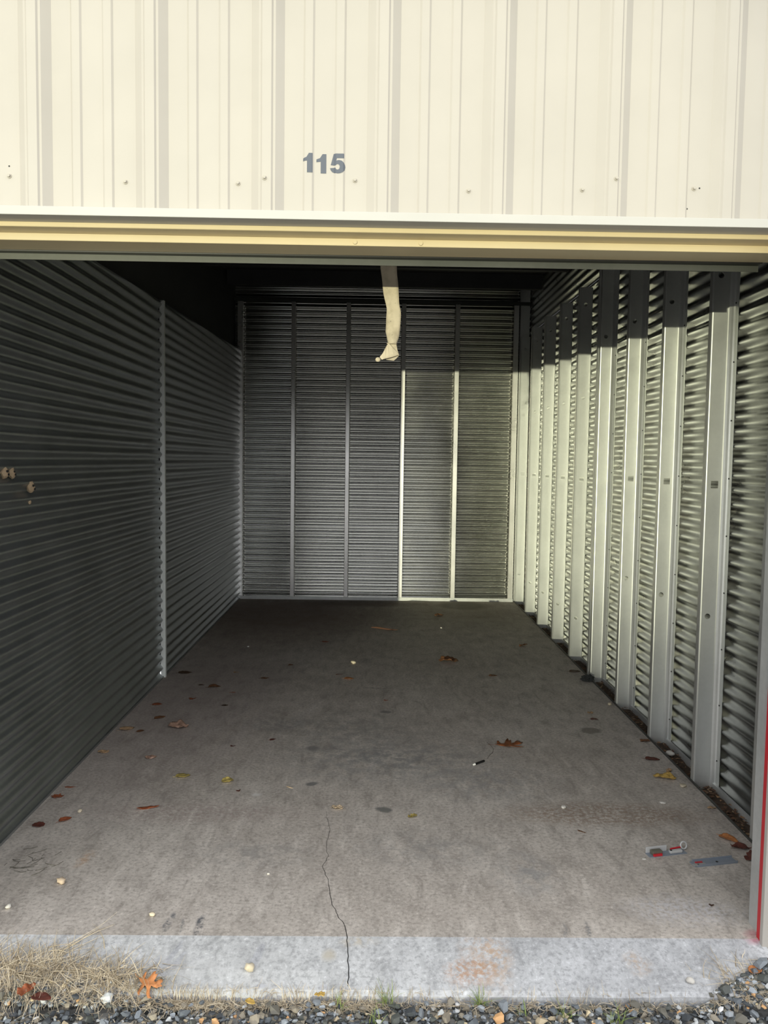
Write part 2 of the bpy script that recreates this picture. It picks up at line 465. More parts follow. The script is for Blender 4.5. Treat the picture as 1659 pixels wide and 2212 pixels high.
# back wall -----------------------------------------------------------------
wb = empty_struct('wall_back', label='bright corrugated steel back wall with vertical studs')
for i, (za, zb) in enumerate(((0.0, 0.83), (0.81, 1.60), (1.585, 2.41), (2.40, 3.27), (3.25, 3.55))):
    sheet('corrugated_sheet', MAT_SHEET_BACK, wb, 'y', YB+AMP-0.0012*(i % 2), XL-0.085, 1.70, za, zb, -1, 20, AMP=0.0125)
def back_stud(x0, x1, z1):
    m = MB(); pts = [(x0+0.008, YB-0.045), (x0, YB-0.048), (x0, YB-0.058), (x0+0.003, YB-0.062), (x1-0.003, YB-0.062), (x1, YB-0.058), (x1, YB)]
    m.extrude_z(pts, 0.03, z1)
    m.extrude_z([(x1, YB-0.001), (x1-0.03, YB-0.001)], 0.03, z1)
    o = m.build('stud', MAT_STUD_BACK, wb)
    md = o.modifiers.new('solid', 'SOLIDIFY'); md.thickness = 0.0018; md.offset = 0
    return o
for (a, b) in ((-1.485, -1.43), (-0.907, -0.865), (-0.315, -0.272), (0.280, 0.325), (0.860, 0.908), (1.492, 1.546)):
    back_stud(a, b, 3.225)
MB().box(XL-0.068, 1.67, YB-0.066, YB-0.002, 3.225, 3.262).build('top_track', MAT_ANGLE, wb, bevel=0.002)
m = MB(); m.extrude_z([(0, 0)], 0, 1)
bt = MB().box(XL-0.03, 1.55, YB-0.072, YB-0.069, 0.0, 0.036).box(XL-0.03, 1.55, YB-0.069, YB, 0.0, 0.003)
bt.build('bottom_track', MAT_TRACK, wb)

# right wall ----------------------------------------------------------------
wr = empty_struct('wall_right', label='corrugated steel right wall behind a row of galvanised studs')
for i, (za, zb) in enumerate(((-0.03, 0.81), (0.80, 1.47), (1.455, 2.27), (2.26, 2.95), (2.94, 3.55))):
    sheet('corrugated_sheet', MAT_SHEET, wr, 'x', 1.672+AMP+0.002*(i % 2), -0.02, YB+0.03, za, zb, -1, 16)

def web_with_holes(m, x0, x1, y, z0, z1, holes, n=24):
    """flat web at Y=y with real openings; holes = [(z, 'sq'|'rd', half size)]"""
    cur = z0; xc = (x0+x1)/2
    def quad(a, b):
        k = len(m.v); m.v += [(x0, y, a), (x1, y, a), (x1, y, b), (x0, y, b)]; m.f.append((k, k+1, k+2, k+3))
    H = 0.05
    for (zc, kind, r, off) in sorted(holes):
        quad(cur, zc-H); cur = zc+H
        k = len(m.v); W = (x1-x0)/2
        for i in range(n):
            t = 2*math.pi*(i+0.0)/n
            c, s = math.cos(t), math.sin(t)
            q = 1/max(abs(c), abs(s))
            m.v.append((xc+c*q*W, y, zc+s*q*H))
            if kind == 'sq': m.v.append((xc+off+c*q*r, y, zc+s*q*r))
            else: m.v.append((xc+off+c*r, y, zc+s*r))
        for i in range(n):
            j = (i+1) % n
            m.f.append((k+2*i, k+2*j, k+2*j+1, k+2*i+1))
    quad(cur, z1)

ZS0, ZS1 = -0.028, 2.89
def stud_mesh(kind):
    m = MB()
    if kind == 'A':
        web_with_holes(m, 0.006, 0.074, 0.0, ZS0, ZS1, [(1.447, 'sq', 0.0175, 0.003), (0.817, 'rd', 0.0135, -0.005), (2.42, 'rd', 0.0135, -0.005)])
        m.extrude_z([(0.012, 0.034), (0.0, 0.034), (0.0, 0.004), (0.002, 0.001), (0.006, 0.0)], ZS0, ZS1)
        m.extrude_z([(0.074, 0.0), (0.079, -0.001), (0.086, -0.008), (0.093, -0.017), (0.099, -0.022), (0.1005, -0.03), (0.1005, -0.052)], ZS0-0.0, ZS1)
    else:
        web_with_holes(m, 0.012, 0.098, 0.0, ZS0, ZS1, [(1.414, 'sq', 0.017, 0.0), (0.316, 'rd', 0.0135, -0.012), (2.048, 'rd', 0.0135, -0.008), (2.76, 'rd', 0.0135, -0.008)])
        m.extrude_z([(0.012, 0.040), (0.0, 0.040), (0.0, 0.004), (0.003, 0.0), (0.008, 0.0), (0.010, 0.003), (0.012, 0.0)], ZS0, ZS1)
        m.extrude_z([(0.098, 0.0), (0.1015, 0.003), (0.1015, 0.04)], ZS0, ZS1)
    return m
protos = {}
def stud(i, kind):
    y = 1.212+0.61*i
    if kind not in protos:
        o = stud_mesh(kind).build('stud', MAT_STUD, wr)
        md = o.modifiers.new('solid', 'SOLIDIFY'); md.thickness = 0.0018; md.offset = 0
        protos[kind] = o
    else:
        o = protos[kind].copy(); link(o, wr)
    o.location = (XR, y, 0)
    return o
screw_me = None
for i in range(-1, 9):
    kd = 'A' if i < 4 else 'B'
    st = stud(i, kd)
    if kd == 'A':
        for kz in range(9):
            z = 0.12+0.2712*kz
            if screw_me is None:
                b = MB().cyl((0.0965, -0.034, 0), (0.1005, -0.034, 0), 0.0035, 0.0045, 8)
                so = b.build('screw', MAT_DARK, st); screw_me = so.data
            else:
                so = link(bpy.data.objects.new('screw', screw_me), st)
            so.location = (0, 0.008, z)
# doubled stud behind the fourth one: seen as a second brown-grey post, fills its openings
m = MB().extrude_z([(0.09, 0.052), (0.004, 0.052), (-0.004, 0.06), (-0.004, 0.096), (0.012, 0.10)], ZS0, ZS1)
o = m.build('stud', MAT_TRACK, wr); o.location = (XR, 1.212+0.61*3-0.02, 0)
m = MB().box(0.01, 0.072, 0.004, 0.007, 0.75, 1.55)
o = m.build('stud_splice', MAT_STUD, wr); o.location = (XR, 1.212+0.61*3, 0)
# tall corner post
m = MB().extrude_z([(1.560, YB-0.02), (1.560, YB-0.05), (1.566, YB-0.055), (1.662, YB-0.055), (1.664, YB-0.02)], -0.028, 3.43)
m.build('corner_post', MAT_STUD, wr)
# steel angle along the slab edge and gutter of debris
MB().box(XR-0.006, XR-0.001, 0.35, YB-0.02, -0.05, 0.010).build('edge_angle', MAT_ANGLE, wr)
MB().box(1.655, 1.668, 0.02, YB-0.02, -0.04, 0.006).build('bottom_flashing', MAT_TRACK, wr)
g = MB()
gx = np.linspace(XR-0.001, 1.70, 6); gy = np.linspace(-0.02, YB, 160)
for yy in gy:
    for xx in gx:
        g.v.append((xx, yy, -0.026+0.008*mnoise.noise(Vector((xx*30, yy*22, 0)))))
for a in range(len(gy)-1):
    for b in range(5):
        g.f.append((a*6+b, a*6+b+1, (a+1)*6+b+1, (a+1)*6+b))
g.build('gutter_bed', MAT_LITTER, wr, True)
fl = MB()
for i in range(900):
    y = 0.35+5.7*(random.random()**1.7); x = random.uniform(XR+0.004, 1.655)
    a = random.uniform(0, 6.28); L = random.uniform(0.004, 0.016); w = L*random.uniform(0.25, 0.8)
    z = -0.018+random.uniform(-0.004, 0.006)
    k = len(fl.v)
    for (u, vv) in ((-L, 0), (0, -w), (L, 0), (0, w)):
        fl.v.append((min(1.66, max(XR+0.001, x+u*math.cos(a)-vv*math.sin(a))), y+u*math.sin(a)+vv*math.cos(a), z+random.uniform(0, 0.006)))
    fl.f.append((k, k+1, k+2, k+3))
fo = fl.build('leaf_litter', MAT_FLAKE, wr); fo['kind'] = 'stuff'

# ------------------------------------------------------------------ ceiling
RZ = lambda y: 3.06+0.068*y
c = MB()
for y in (-0.1, YB+0.05): c.v += [(XL-0.1, y, RZ(y)), (1.75, y, RZ(y)), (XL-0.1, y, RZ(y)+0.03), (1.75, y, RZ(y)+0.03)]
c.f += [(0, 1, 5, 4), (2, 6, 7, 3), (0, 2, 3, 1), (4, 5, 7, 6), (0, 4, 6, 2), (1, 3, 7, 5)]
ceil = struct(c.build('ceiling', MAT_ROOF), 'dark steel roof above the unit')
for y in (0.9, 2.1, 3.3, 4.5, 5.6):
    MB().box(XL-0.05, 1.68, y, y+0.055, RZ(y)-0.15, RZ(y)-0.002).build('purlin', MAT_ROOF, ceil)

# ------------------------------------------------------------------ facade
wf = empty_struct('wall_front', label='cream ribbed steel facade above the door opening')
R0 = -1.077; RP = 0.3475; RH1, RH2 = 0.019, 0.024
RIB = [(0.0, 0), (0.024, RH1), (0.030, RH1), (0.035, RH2), (0.062, RH2), (0.067, RH1), (0.074, RH1), (0.099, 0),
       (0.155, 0), (0.161, 0.0045), (0.183, 0.0045), (0.189, 0), (0.249, 0), (0.255, 0.0045), (0.277, 0.0045), (0.283, 0)]
def panel_profile(xa, xb):
    pts = [(xa, 0.0)]
    kk = math.floor((xa-R0)/RP)-1
    while R0+kk*RP < xb:
        for (dx, h) in RIB:
            x = R0+kk*RP+dx
            if xa < x < xb: pts.append((x, h))
        kk += 1
    pts.append((xb, 0.0))
    return pts
PP = panel_profile(-2.6, 2.6)
def prof_h(x):
    for (x0, h0), (x1, h1) in zip(PP, PP[1:]):
        if x0 <= x <= x1: return h0+(h1-h0)*(x-x0)/max(1e-9, x1-x0)
    return 0
m = MB(); m.extrude_z([(x, FY-h) for x, h in PP], 2.262, 3.20)
hp = m.build('header_panel', MAT_BEIGE, wf)
# side panels beside the opening
for (xa, xb) in ((-2.6, JL-0.055), (JR+0.055, 2.6)):
    m = MB(); m.extrude_z([(x, FY-h) for x, h in panel_profile(xa, xb)], -0.10, 2.262); m.build('side_panel', MAT_BEIGE, wf)
for (xa, xb) in ((JL-0.075, JL), (JR, JR+0.075)):
    sx = 1 if xa > 0 else -1
    inn = (xa if sx > 0 else xb)-sx*0.014
    bx = lambda d0, d1: (min(inn+sx*d0, inn+sx*d1), max(inn+sx*d0, inn+sx*d1))
    j = MB().box(*bx(0, 0.09), FY-0.022, FY-0.002, -0.045, 2.257).build('jamb_trim', MAT_BEIGE, wf, bevel=0.002)
    rr = MB().box(*bx(0.002, 0.09), FY-0.0019, FY+0.021, -0.03, 2.255).build('jamb_reveal', MAT_RED, wf)
    rr['label'] = 'red painted inner edge'
# plain sheet lining behind the facade
MB().box(JR+0.075, 1.70, FY+0.052, FY+0.056, -0.05, 3.1).build('facade_lining', MAT_ROOF, wf)
MB().box(XL-0.07, JL-0.075, FY+0.052, FY+0.056, -0.05, 3.1).build('facade_lining', MAT_ROOF, wf)
MB().box(JL-0.08, JR+0.08, FY+0.052, FY+0.056, 2.31, 3.1).build('facade_lining', MAT_ROOF, wf)
tr = MB().box(-2.6, 2.6, FY-0.027, -0.0025, 2.258, 2.284).build('header_trim', MAT_TRIM, wf, bevel=0.0015)
SCR = [(-1.109, 2.378), (-0.761, 2.367), (-0.422, 2.369), (-0.339, 2.379), (-0.069, 2.384), (0.276, 2.360), (0.622, 2.369), (0.718, 2.396), (0.963, 2.379)]
sm = None
for (x, z) in SCR:
    y = FY-prof_h(x)
    if sm is None:
        b = MB().cyl((0, 0, 0), (0, -0.002, 0), 0.0075, 0.0070, 14).cyl((0, -0.002, 0), (0, -0.008, 0), 0.0050, 0.0044, 6)
        so = b.build('screw', MAT_SCREW, wf); sm = so.data
    else: so = link(bpy.data.objects.new('screw', sm), wf)
    so.location = (x, y, z)
for (x, z) in ((-1.109, 2.407), (0.980, 2.380), (0.944, 2.318)):
    MB().cyl((x, FY-prof_h(x)-0.0004, z), (x, FY-prof_h(x)+0.001, z), 0.0026, 0.0026, 10).build('empty_screw_hole', MAT_DARK, wf)

# unit number 115, vinyl that follows the sheet
D1 = [(318,132),(318,305),(268,305),(268,200),(232,205),(232,180),(262,168),(284,132)]
D2 = [(440,136),(440,308),(390,308),(390,204),(351,209),(351,184),(383,172),(406,136)]
D5 = [(506,133),(600,133),(600,174),(536,174),(530,196),(552,190),(578,195),(598,212),(609,234),(612,252),(606,278),(590,297),(568,307),(545,310),(517,306),(494,295),(480,279),(474,260),(521,256),(527,269),(537,275),(547,275),(558,267),(562,249),(557,234),(546,227),(535,228),(523,238),(480,233)]
def px2xz(x, y): return -0.226+(x-232)/4.1475*0.001393, 2.461-(y-132)/4.1475*0.001372
bm = bmesh.new()
for poly in (D1, D2, D5):
    vs_ = []
    for (x, y) in poly:
        X, Z = px2xz(x, y); vs_.append(bm.verts.new((X, 0, Z)))
    for tri in tessellate_polygon([[v.co for v in vs_]]): bm.faces.new([vs_[q] for q in tri])
for (x, h) in PP:
    if -0.3 < x < 0.0:
        bmesh.ops.bisect_plane(bm, geom=bm.verts[:]+bm.edges[:]+bm.faces[:], plane_co=(x, 0, 0), plane_no=(1, 0, 0))
for v in bm.verts: v.co.y = FY-prof_h(v.co.x)-0.0007
bmesh.ops.recalc_face_normals(bm, faces=bm.faces[:])
me = bpy.data.meshes.new('unit_number'); bm.to_mesh(me); bm.free(); me.materials.append(MAT_NUM)
num = link(bpy.data.objects.new('unit_number', me), wf); num['label'] = 'grey unit number 115'

# ------------------------------------------------------------------ rolled-up door
dr = empty_struct('door_1', label='golden beige roll-up door, rolled up under the header')
MB().box(JL-0.06, JR+0.06, -0.0022, 0.07, 2.244, 2.30).build('curtain_edge', MAT_DOOR, dr, bevel=0.003)
bb = MB().box(JL-0.05, JR+0.05, 0.0702, 0.19, 2.222, 2.29).build('bottom_bar', MAT_DOOR_BAR, dr, bevel=0.002)
for x in (-0.070, 0.140):
    MB().cyl((x, 0.0702, 2.233), (x, 0.0655, 2.233), 0.0075, 0.0068, 14).build('bolt', MAT_DOOR_BAR, bb)
ang = MB().box(XL+0.03, 1.300, 0.220, 0.224, 2.198, 2.218).box(XL+0.03, 1.300, 0.224, 0.262, 2.214, 2.218).build('stop_angle', MAT_ANGLE, dr)
ang['label'] = 'grey galvanised angle'
MB().box(JL-0.05, 1.30, 0.1902, 0.2197, 2.2180, 2.245).build('dark_gap_filler', MAT_BLACKPL, dr)  # black filler added to block light and darken the gap behind the bar
cv = MB(); n = 48
spi = []
for k in range(n*3+1):
    t = 2*math.pi*k/n; r = 0.165+0.010*k/n
    spi.append((0.46+r*math.sin(t), 2.475-r*math.cos(t)))
b0 = 0
for (y, z) in spi: cv.v += [(JL-0.03, y, z), (JR+0.03, y, z)]
for k in range(len(spi)-1): cv.f.append((2*k, 2*k+1, 2*k+3, 2*k+2))
co_ = cv.build('curtain_coil', MAT_ROOF, dr, True)  # beige curtain in the dark roof colour, shade behind the header painted in
MB().cyl((XL+0.02, 0.46, 2.475), (1.60, 0.46, 2.475), 0.02, n=12).build('axle', MAT_ANGLE, dr)
for sx in (1, -1):
    xi = JR+0.002 if sx > 0 else JL-0.002
    gd = MB().extrude_z([(xi+sx*0.05, -0.025), (xi+sx*0.004, -0.025), (xi, -0.021), (xi, 0.052), (xi+sx*0.004, 0.056), (xi+sx*0.05, 0.056)], 0.0, 2.215)
    gd = gd.build('guide_rail', MAT_TRACK, dr)
    md = gd.modifiers.new('solid', 'SOLIDIFY'); md.thickness = 0.002; md.offset = 0

# ------------------------------------------------------------------ hanging strap
SC = 9.217
def sxz(px, py):
    x, y = 780+px/SC, 560+py/SC
    return 0.017+(x-823)*0.001835+(y-580)*2.6e-5, 2.29-(y-580)*0.00179+(x-823)*2.6e-5
Lp = [(365,-500),(390,175),(408,300),(424,430),(432,560),(445,680),(470,790),(495,880),(510,950),(515,1000),(508,1120),(504,1240),(500,1340),(494,1430),(512,1510),(526,1590),(545,1680)]
Rp = [(690,-500),(712,175),(718,300),(733,430),(743,560),(750,700),(756,830),(768,920),(785,1000),(793,1070),(786,1200),(778,1320),(770,1420),(758,1510),(738,1580),(714,1640),(704,1690)]
st = empty('pull_strap', (0.05, 0.66, 1.93))
tag(st, 'dirty cream webbing strap with a folded knotted end hanging from the rolled door', 'strap')
v = []; f = []; NC = 7
for i, (a, b) in enumerate(zip(Lp, Rp)):
    xa, za = sxz(*a); xb, zb = sxz(*b)
    t = i/len(Lp)
    for c_ in range(NC):
        s_ = c_/(NC-1)
        y = 0.66+0.008*math.sin(i*0.9)*math.sin(i*0.37)+0.010*math.sin((s_-0.5)*2.2+t*5)*t+0.004*math.cos(s_*6.28)*(t > .5)
        v.append((xa+(xb-xa)*s_-0.05, y-0.66, za+(zb-za)*s_-1.93))
for i in range(len(Lp)-1):
    for c_ in range(NC-1):
        f.append((i*NC+c_, i*NC+c_+1, (i+1)*NC+c_+1, (i+1)*NC+c_))
o = mesh_obj('webbing', v, f, MAT_STRAP, st, True)
md = o.modifiers.new('solid', 'SOLIDIFY'); md.thickness = 0.003
def fold(name, poly, ys, th):
    bm = bmesh.new()
    vv = []
    for (p_, y) in zip(poly, ys):
        X, Z = sxz(*p_); vv.append(bm.verts.new((X-0.05, y-0.66, Z-1.93)))
    bm.faces.new(vv); bmesh.ops.triangulate(bm, faces=bm.faces[:])
    bmesh.ops.recalc_face_normals(bm, faces=bm.faces[:])
    me = bpy.data.meshes.new(name); bm.to_mesh(me); bm.free(); me.materials.append(MAT_STRAP)
    o = link(bpy.data.objects.new(name, me), st)
    md = o.modifiers.new('solid', 'SOLIDIFY'); md.thickness = th
    return o
fold('folded_tail', [(545,1665),(600,1725),(665,1800),(735,1870),(752,1908),(650,1945),(560,1970),(480,1985),(440,2000),(410,2008),(370,1955),(430,1880),(480,1790),(520,1705)],
     [.654,.652,.650,.648,.646,.640,.640,.641,.642,.643,.644,.643,.644,.650], 0.005)
fold('folded_flap', [(505,1660),(560,1650),(704,1690),(722,1800),(752,1908),(735,1870),(665,1800),(600,1725)], [.665,.664,.664,.660,.652,.656,.658,.662], 0.003)
fold('folded_flap', [(752,1908),(700,1960),(650,2002),(500,1982),(560,1968),(650,1943)], [.655,.662,.668,.665,.662,.658], 0.004)
kn = MB(); X0, Z0 = sxz(335, 2005)
bm = bmesh.new(); bmesh.ops.create_icosphere(bm, subdivisions=2, radius=1)
for v_ in bm.verts:
    q = v_.co.copy(); s_ = 1+0.25*mnoise.noise(q*2.3)
    v_.co = Vector((X0-0.05+q.x*0.0105*s_, -0.016+q.y*0.008*s_, Z0-1.93+q.z*0.0095*s_))
me = bpy.data.meshes.new('knot'); bm.to_mesh(me); bm.free(); me.materials.append(MAT_STRAP)
link(bpy.data.objects.new('knot', me), st)

# ------------------------------------------------------------------ ground outside
gr = MB()
gr.box(-80, 80, -120, -0.225, -0.30, -0.082)
gravel = struct(gr.build('ground_gravel', MAT_SOIL), 'loose crushed stone in front of the sill')
def stone_pts(rng, el=1.0):
    p = rng.normal(size=(13, 3)); p /= np.linalg.norm(p, axis=1)[:, None]
    p *= rng.uniform(0.82, 1.08, size=(13, 1))
    return p*np.array([1.0, rng.uniform(0.6, 0.95), rng.uniform(0.45, 0.75)])
def hull(p):
    bm = bmesh.new()
    for q in p: bm.verts.new(q)
    r = bmesh.ops.convex_hull(bm, input=bm.verts[:])
    dead = [e for e in r['geom_interior'] if isinstance(e, bmesh.types.BMVert)]
    bmesh.ops.delete(bm, geom=dead, context='VERTS')
    bmesh.ops.recalc_face_normals(bm, faces=bm.faces[:])
    bm.verts.index_update()
    v = np.array([vv.co[:] for vv in bm.verts]); f = [tuple(x.index for x in ff.verts) for ff in bm.faces]
    bm.free()
    return v, f
HULLS = [hull(stone_pts(RNG)) for _ in range(14)]
stone_me = []
for (v, f) in HULLS:
    me = bpy.data.meshes.new('stone'); me.from_pydata([tuple(x) for x in v], [], f); me.update(); me.materials.append(MAT_GRAVEL); stone_me.append(me)
def gtop(x, y):
    """gravel surface height: level lane, heaped against the sill at both ends"""
    z = -0.072+0.006*mnoise.noise(Vector((x*5, y*5, 0)))
    right = max(0.0, min(1.0, (x-0.98)/0.2)); left = max(0.0, min(1.0, (-0.55-x)/0.35))
    if y > -0.30: z += 0.030*right+0.026*left
    return z
spots = []
tries = 0
while len(spots) < 300 and tries < 60000:
    tries += 1
    x = random.uniform(-1.2, 1.33) if random.random() > 0.2 else random.uniform(1.02, 1.33)
    right = max(0.0, min(1.0, (x-0.98)/0.2)); left = max(0.0, min(1.0, (-0.55-x)/0.35))
    ymax = -0.262+0.12*right+0.035*left
    y = random.uniform(-0.385, ymax)
    r = random.choice((0.009, 0.010, 0.011, 0.012, 0.014, 0.016, 0.019)) * random.uniform(0.9, 1.1)
    if x > 1.0 and y > -0.25+(x-1.0)*0.45: continue
    if x > 1.0 and y > -0.25: r *= 1.3
    if any((x-a)**2+(y-b)**2 < (0.78*(r+c_))**2 for a, b, c_ in spots): continue
    spots.append((x, y, r))
for (x, y, r) in spots:
    o = link(bpy.data.objects.new('stone', random.choice(stone_me)), gravel)
    o.location = (x, y, max(gtop(x, y), apron_z(y) if y > -0.247 else -1)+r*0.42)
    o.rotation_euler = (random.uniform(-0.5, 0.5), random.uniform(-0.5, 0.5), random.uniform(0, 6.28))
    o.scale = (r*1.15, r*1.15, r*1.15)
# the rest of the stone, not to be counted
V = []; F = []
def scatter(n, xr, yr, rr, dz):
    base = sum(len(a) for a in V)
    for i in range(n):
        x = RNG.uniform(*xr); y = RNG.uniform(*yr)
        if y > -0.25 and x < 1.0 and x > -0.62: continue
        if y > -0.25 and x > 0 and y > -0.25+(x-1.0)*0.42: continue
        r = RNG.uniform(*rr); v, f = HULLS[RNG.integers(len(HULLS))]
        a = RNG.uniform(0, 6.28); ca, sa = math.cos(a), math.sin(a)
        tl = RNG.uniform(-0.5, 0.5)
        R = np.array([[ca, -sa, 0], [sa, ca, 0], [0, 0, 1]]) @ np.array([[1, 0, 0], [0, math.cos(tl), -math.sin(tl)], [0, math.sin(tl), math.cos(tl)]])
        z = gtop(x, y)+dz+RNG.uniform(-0.004, 0.003)
        if y > -0.247: z = max(z, apron_z(y)+r*0.3)
        V.append((v*r)@R.T+np.array([x, y, z]))
        F.extend([tuple(base+j for j in q) for q in f]); base += len(v)
scatter(3800, (-1.5, 1.6), (-0.42, -0.252), (0.005, 0.012), -0.004)
scatter(900, (1.02, 1.5), (-0.25, -0.135), (0.006, 0.013), 0.0)
scatter(160, (-1.4, -0.62), (-0.25, -0.20), (0.005, 0.010), 0.0)
scatter(9000, (-2.6, 2.6), (-1.9, -0.42), (0.009, 0.018), 0.0)
so = mesh_obj('small_stones', np.vstack(V), F, MAT_GRAVEL, gravel); so['kind'] = 'stuff'

# dry grass ------------------------------------------------------------------
def blade(m, base, az, length, lift, droop, w, n=4, twist=0.0):
    d = Vector((math.cos(az), math.sin(az), 0)); side = Vector((-d.y, d.x, 0))
    k = len(m.v)
    p = Vector(base); el = lift
    for i in range(n+1):
        t = i/n; ww = w*(1-0.75*t)
        sd = (side*math.cos(twist)+Vector((0, 0, math.sin(twist))))
        m.v += [tuple(p-sd*ww), tuple(p+sd*ww)]
        p = p + (d*math.cos(el)+Vector((0, 0, math.sin(el))))*(length/n)
        gz = (apron_z(p.y) if p.y > -0.247 else gtop(p.x, p.y))+0.004
        if p.z < gz: p.z = gz+random.uniform(0, 0.004); el = random.uniform(0, .15)
        el -= droop/n; az += random.uniform(-.25, .25); d = Vector((math.cos(az), math.sin(az), 0)); side = Vector((-d.y, d.x, 0))
    for i in range(n): m.f.append((k+2*i, k+2*i+2, k+2*i+3, k+2*i+1))
def gz(x, y): return apron_z(y)+0.002 if y > -0.247 else gtop(x, y)
def clump(name, n, cx, cy, rx, ry, az, spread, Ls, label, lift=(0.0, 0.45), mat=None, droop=(0.3, 1.2), w=(0.0008, 0.0016), cat='grass'):
    m = MB()
    for i in range(n):
        x = random.gauss(cx, rx); y = random.gauss(cy, ry)
        y = max(-0.40, min(-0.03, y))
        blade(m, (x, y, gz(x, y)), az+random.uniform(-spread, spread), random.uniform(*Ls), random.uniform(*lift), random.uniform(*droop), random.uniform(*w), twist=random.uniform(-.6, .6))
    o = m.build(name, mat or MAT_STRAW)
    return tag(o, label, cat)
clump('dry_grass_clump', 620, -1.04, -0.185, 0.10, 0.034, 0.4, 1.9, (0.04, 0.15), 'large matted clump of straw-coloured dry grass at left end of the sill')
clump('dry_grass_clump', 330, -0.77, -0.200, 0.07, 0.024, 0.35, 2.0, (0.03, 0.11), 'smaller dry grass clump spilling onto the sill beside the orange oak leaf')
clump('dry_grass_clump', 110, 1.16, -0.20, 0.06, 0.03, 2.4, 1.6, (0.03, 0.09), 'sparse dry straw clump among stones below the right door jamb')
clump('dry_grass_sprig', 10, -0.98, -0.12, 0.012, 0.01, 0.62, 0.12, (0.14, 0.24), 'thin dry grass sprig leaning up over the sill at left', lift=(0.12, 0.22), droop=(-0.1, 0.2))
m = MB()
for i in range(3000):
    u = random.random()
    x = random.uniform(-1.25, -0.45) if u < 0.42 else (random.uniform(-0.6, 0.05) if u < 0.74 else random.uniform(-0.1, 1.3))
    y = random.gauss(-0.268, 0.012) if x > -0.6 else random.gauss(-0.258, 0.03)
    y = max(-0.36, min(-0.20, y))
    blade(m, (x, y, gz(x, y)+0.004), random.uniform(0, 6.28), random.uniform(0.015, 0.05), random.uniform(0, 0.3), random.uniform(0.3, 1.5), random.uniform(0.0006, 0.0013), 3, random.uniform(-.6, .6))
o = m.build('dry_grass_fringe', MAT_STRAW); o['kind'] = 'stuff'
tag(o, 'fringe of short dry grass bits along the foot of the sill', 'grass')
TUFTS = [(0.062, -0.262, 26, 0.075, 'green grass tuft at the sill foot directly below the slab crack'),
         (0.335, -0.262, 30, 0.055, 'green grass tuft at the sill foot below the rust stain'),
         (0.03, -0.335, 12, 0.05, 'small green grass tuft in stones at the bottom picture edge, centre'),
         (-0.075, -0.285, 14, 0.05, 'olive grass tuft among stones left of the slab crack'),
         (0.58, -0.315, 16, 0.06, 'thin green grass tuft in stones, right half of the picture bottom'),
         (0.72, -0.335, 22, 0.06, 'rightmost green grass tuft at the bottom picture edge'),
         (0.46, -0.30, 10, 0.045, 'sparse yellow-green grass tuft between stones right of centre')]
for (x, y, n, L, lab) in TUFTS:
    clump('green_grass_tuft', n, x, y, 0.008, 0.006, 0, 3.14, (L*0.6, L*1.1), lab, lift=(0.7, 1.45), mat=MAT_GREEN, droop=(0.2, 1.2), w=(0.0009, 0.0016))

# ------------------------------------------------------------------ leaves
OAK = [(-0.5,0.0),(-0.40,0.02),(-0.38,0.20),(-0.33,0.24),(-0.27,0.07),(-0.15,0.09),(-0.06,0.32),(0.02,0.38),(0.05,0.30),(0.12,0.34),(0.10,0.14),(0.20,0.15),(0.33,0.28),(0.43,0.26),(0.40,0.17),(0.50,0.15),(0.42,0.08),(0.36,0.02),
       (0.14,0.0),(0.20,-0.10),(0.36,-0.24),(0.46,-0.26),(0.34,-0.32),(0.18,-0.24),(0.03,-0.10),(-0.08,-0.08),(-0.02,-0.28),(0.06,-0.40),(-0.06,-0.36),(-0.16,-0.24),(-0.22,-0.08),(-0.34,-0.06),(-0.40,-0.02)]
def outline(kind, rng):
    if kind == 'oak': return OAK
    pts = []
    n = 18
    asp = {'oval': 0.30, 'thin': 0.12, 'round': 0.42, 'crumple': 0.34, 'tri': 0.36, 'bits': 0.3}[kind]
    for i in range(n):
        t = 2*math.pi*i/n
        r = 1+rng.uniform(-0.06, 0.06)
        if kind == 'crumple': r = 1+rng.uniform(-0.28, 0.22)
        if kind == 'tri': r = 0.8+0.35*math.cos(3*t)
        x = 0.5*math.cos(t)*r; y = asp*math.sin(t)*r*(1-0.35*math.cos(t) if kind in ('oval', 'thin') else 1)
        pts.append((x, y))
    return pts
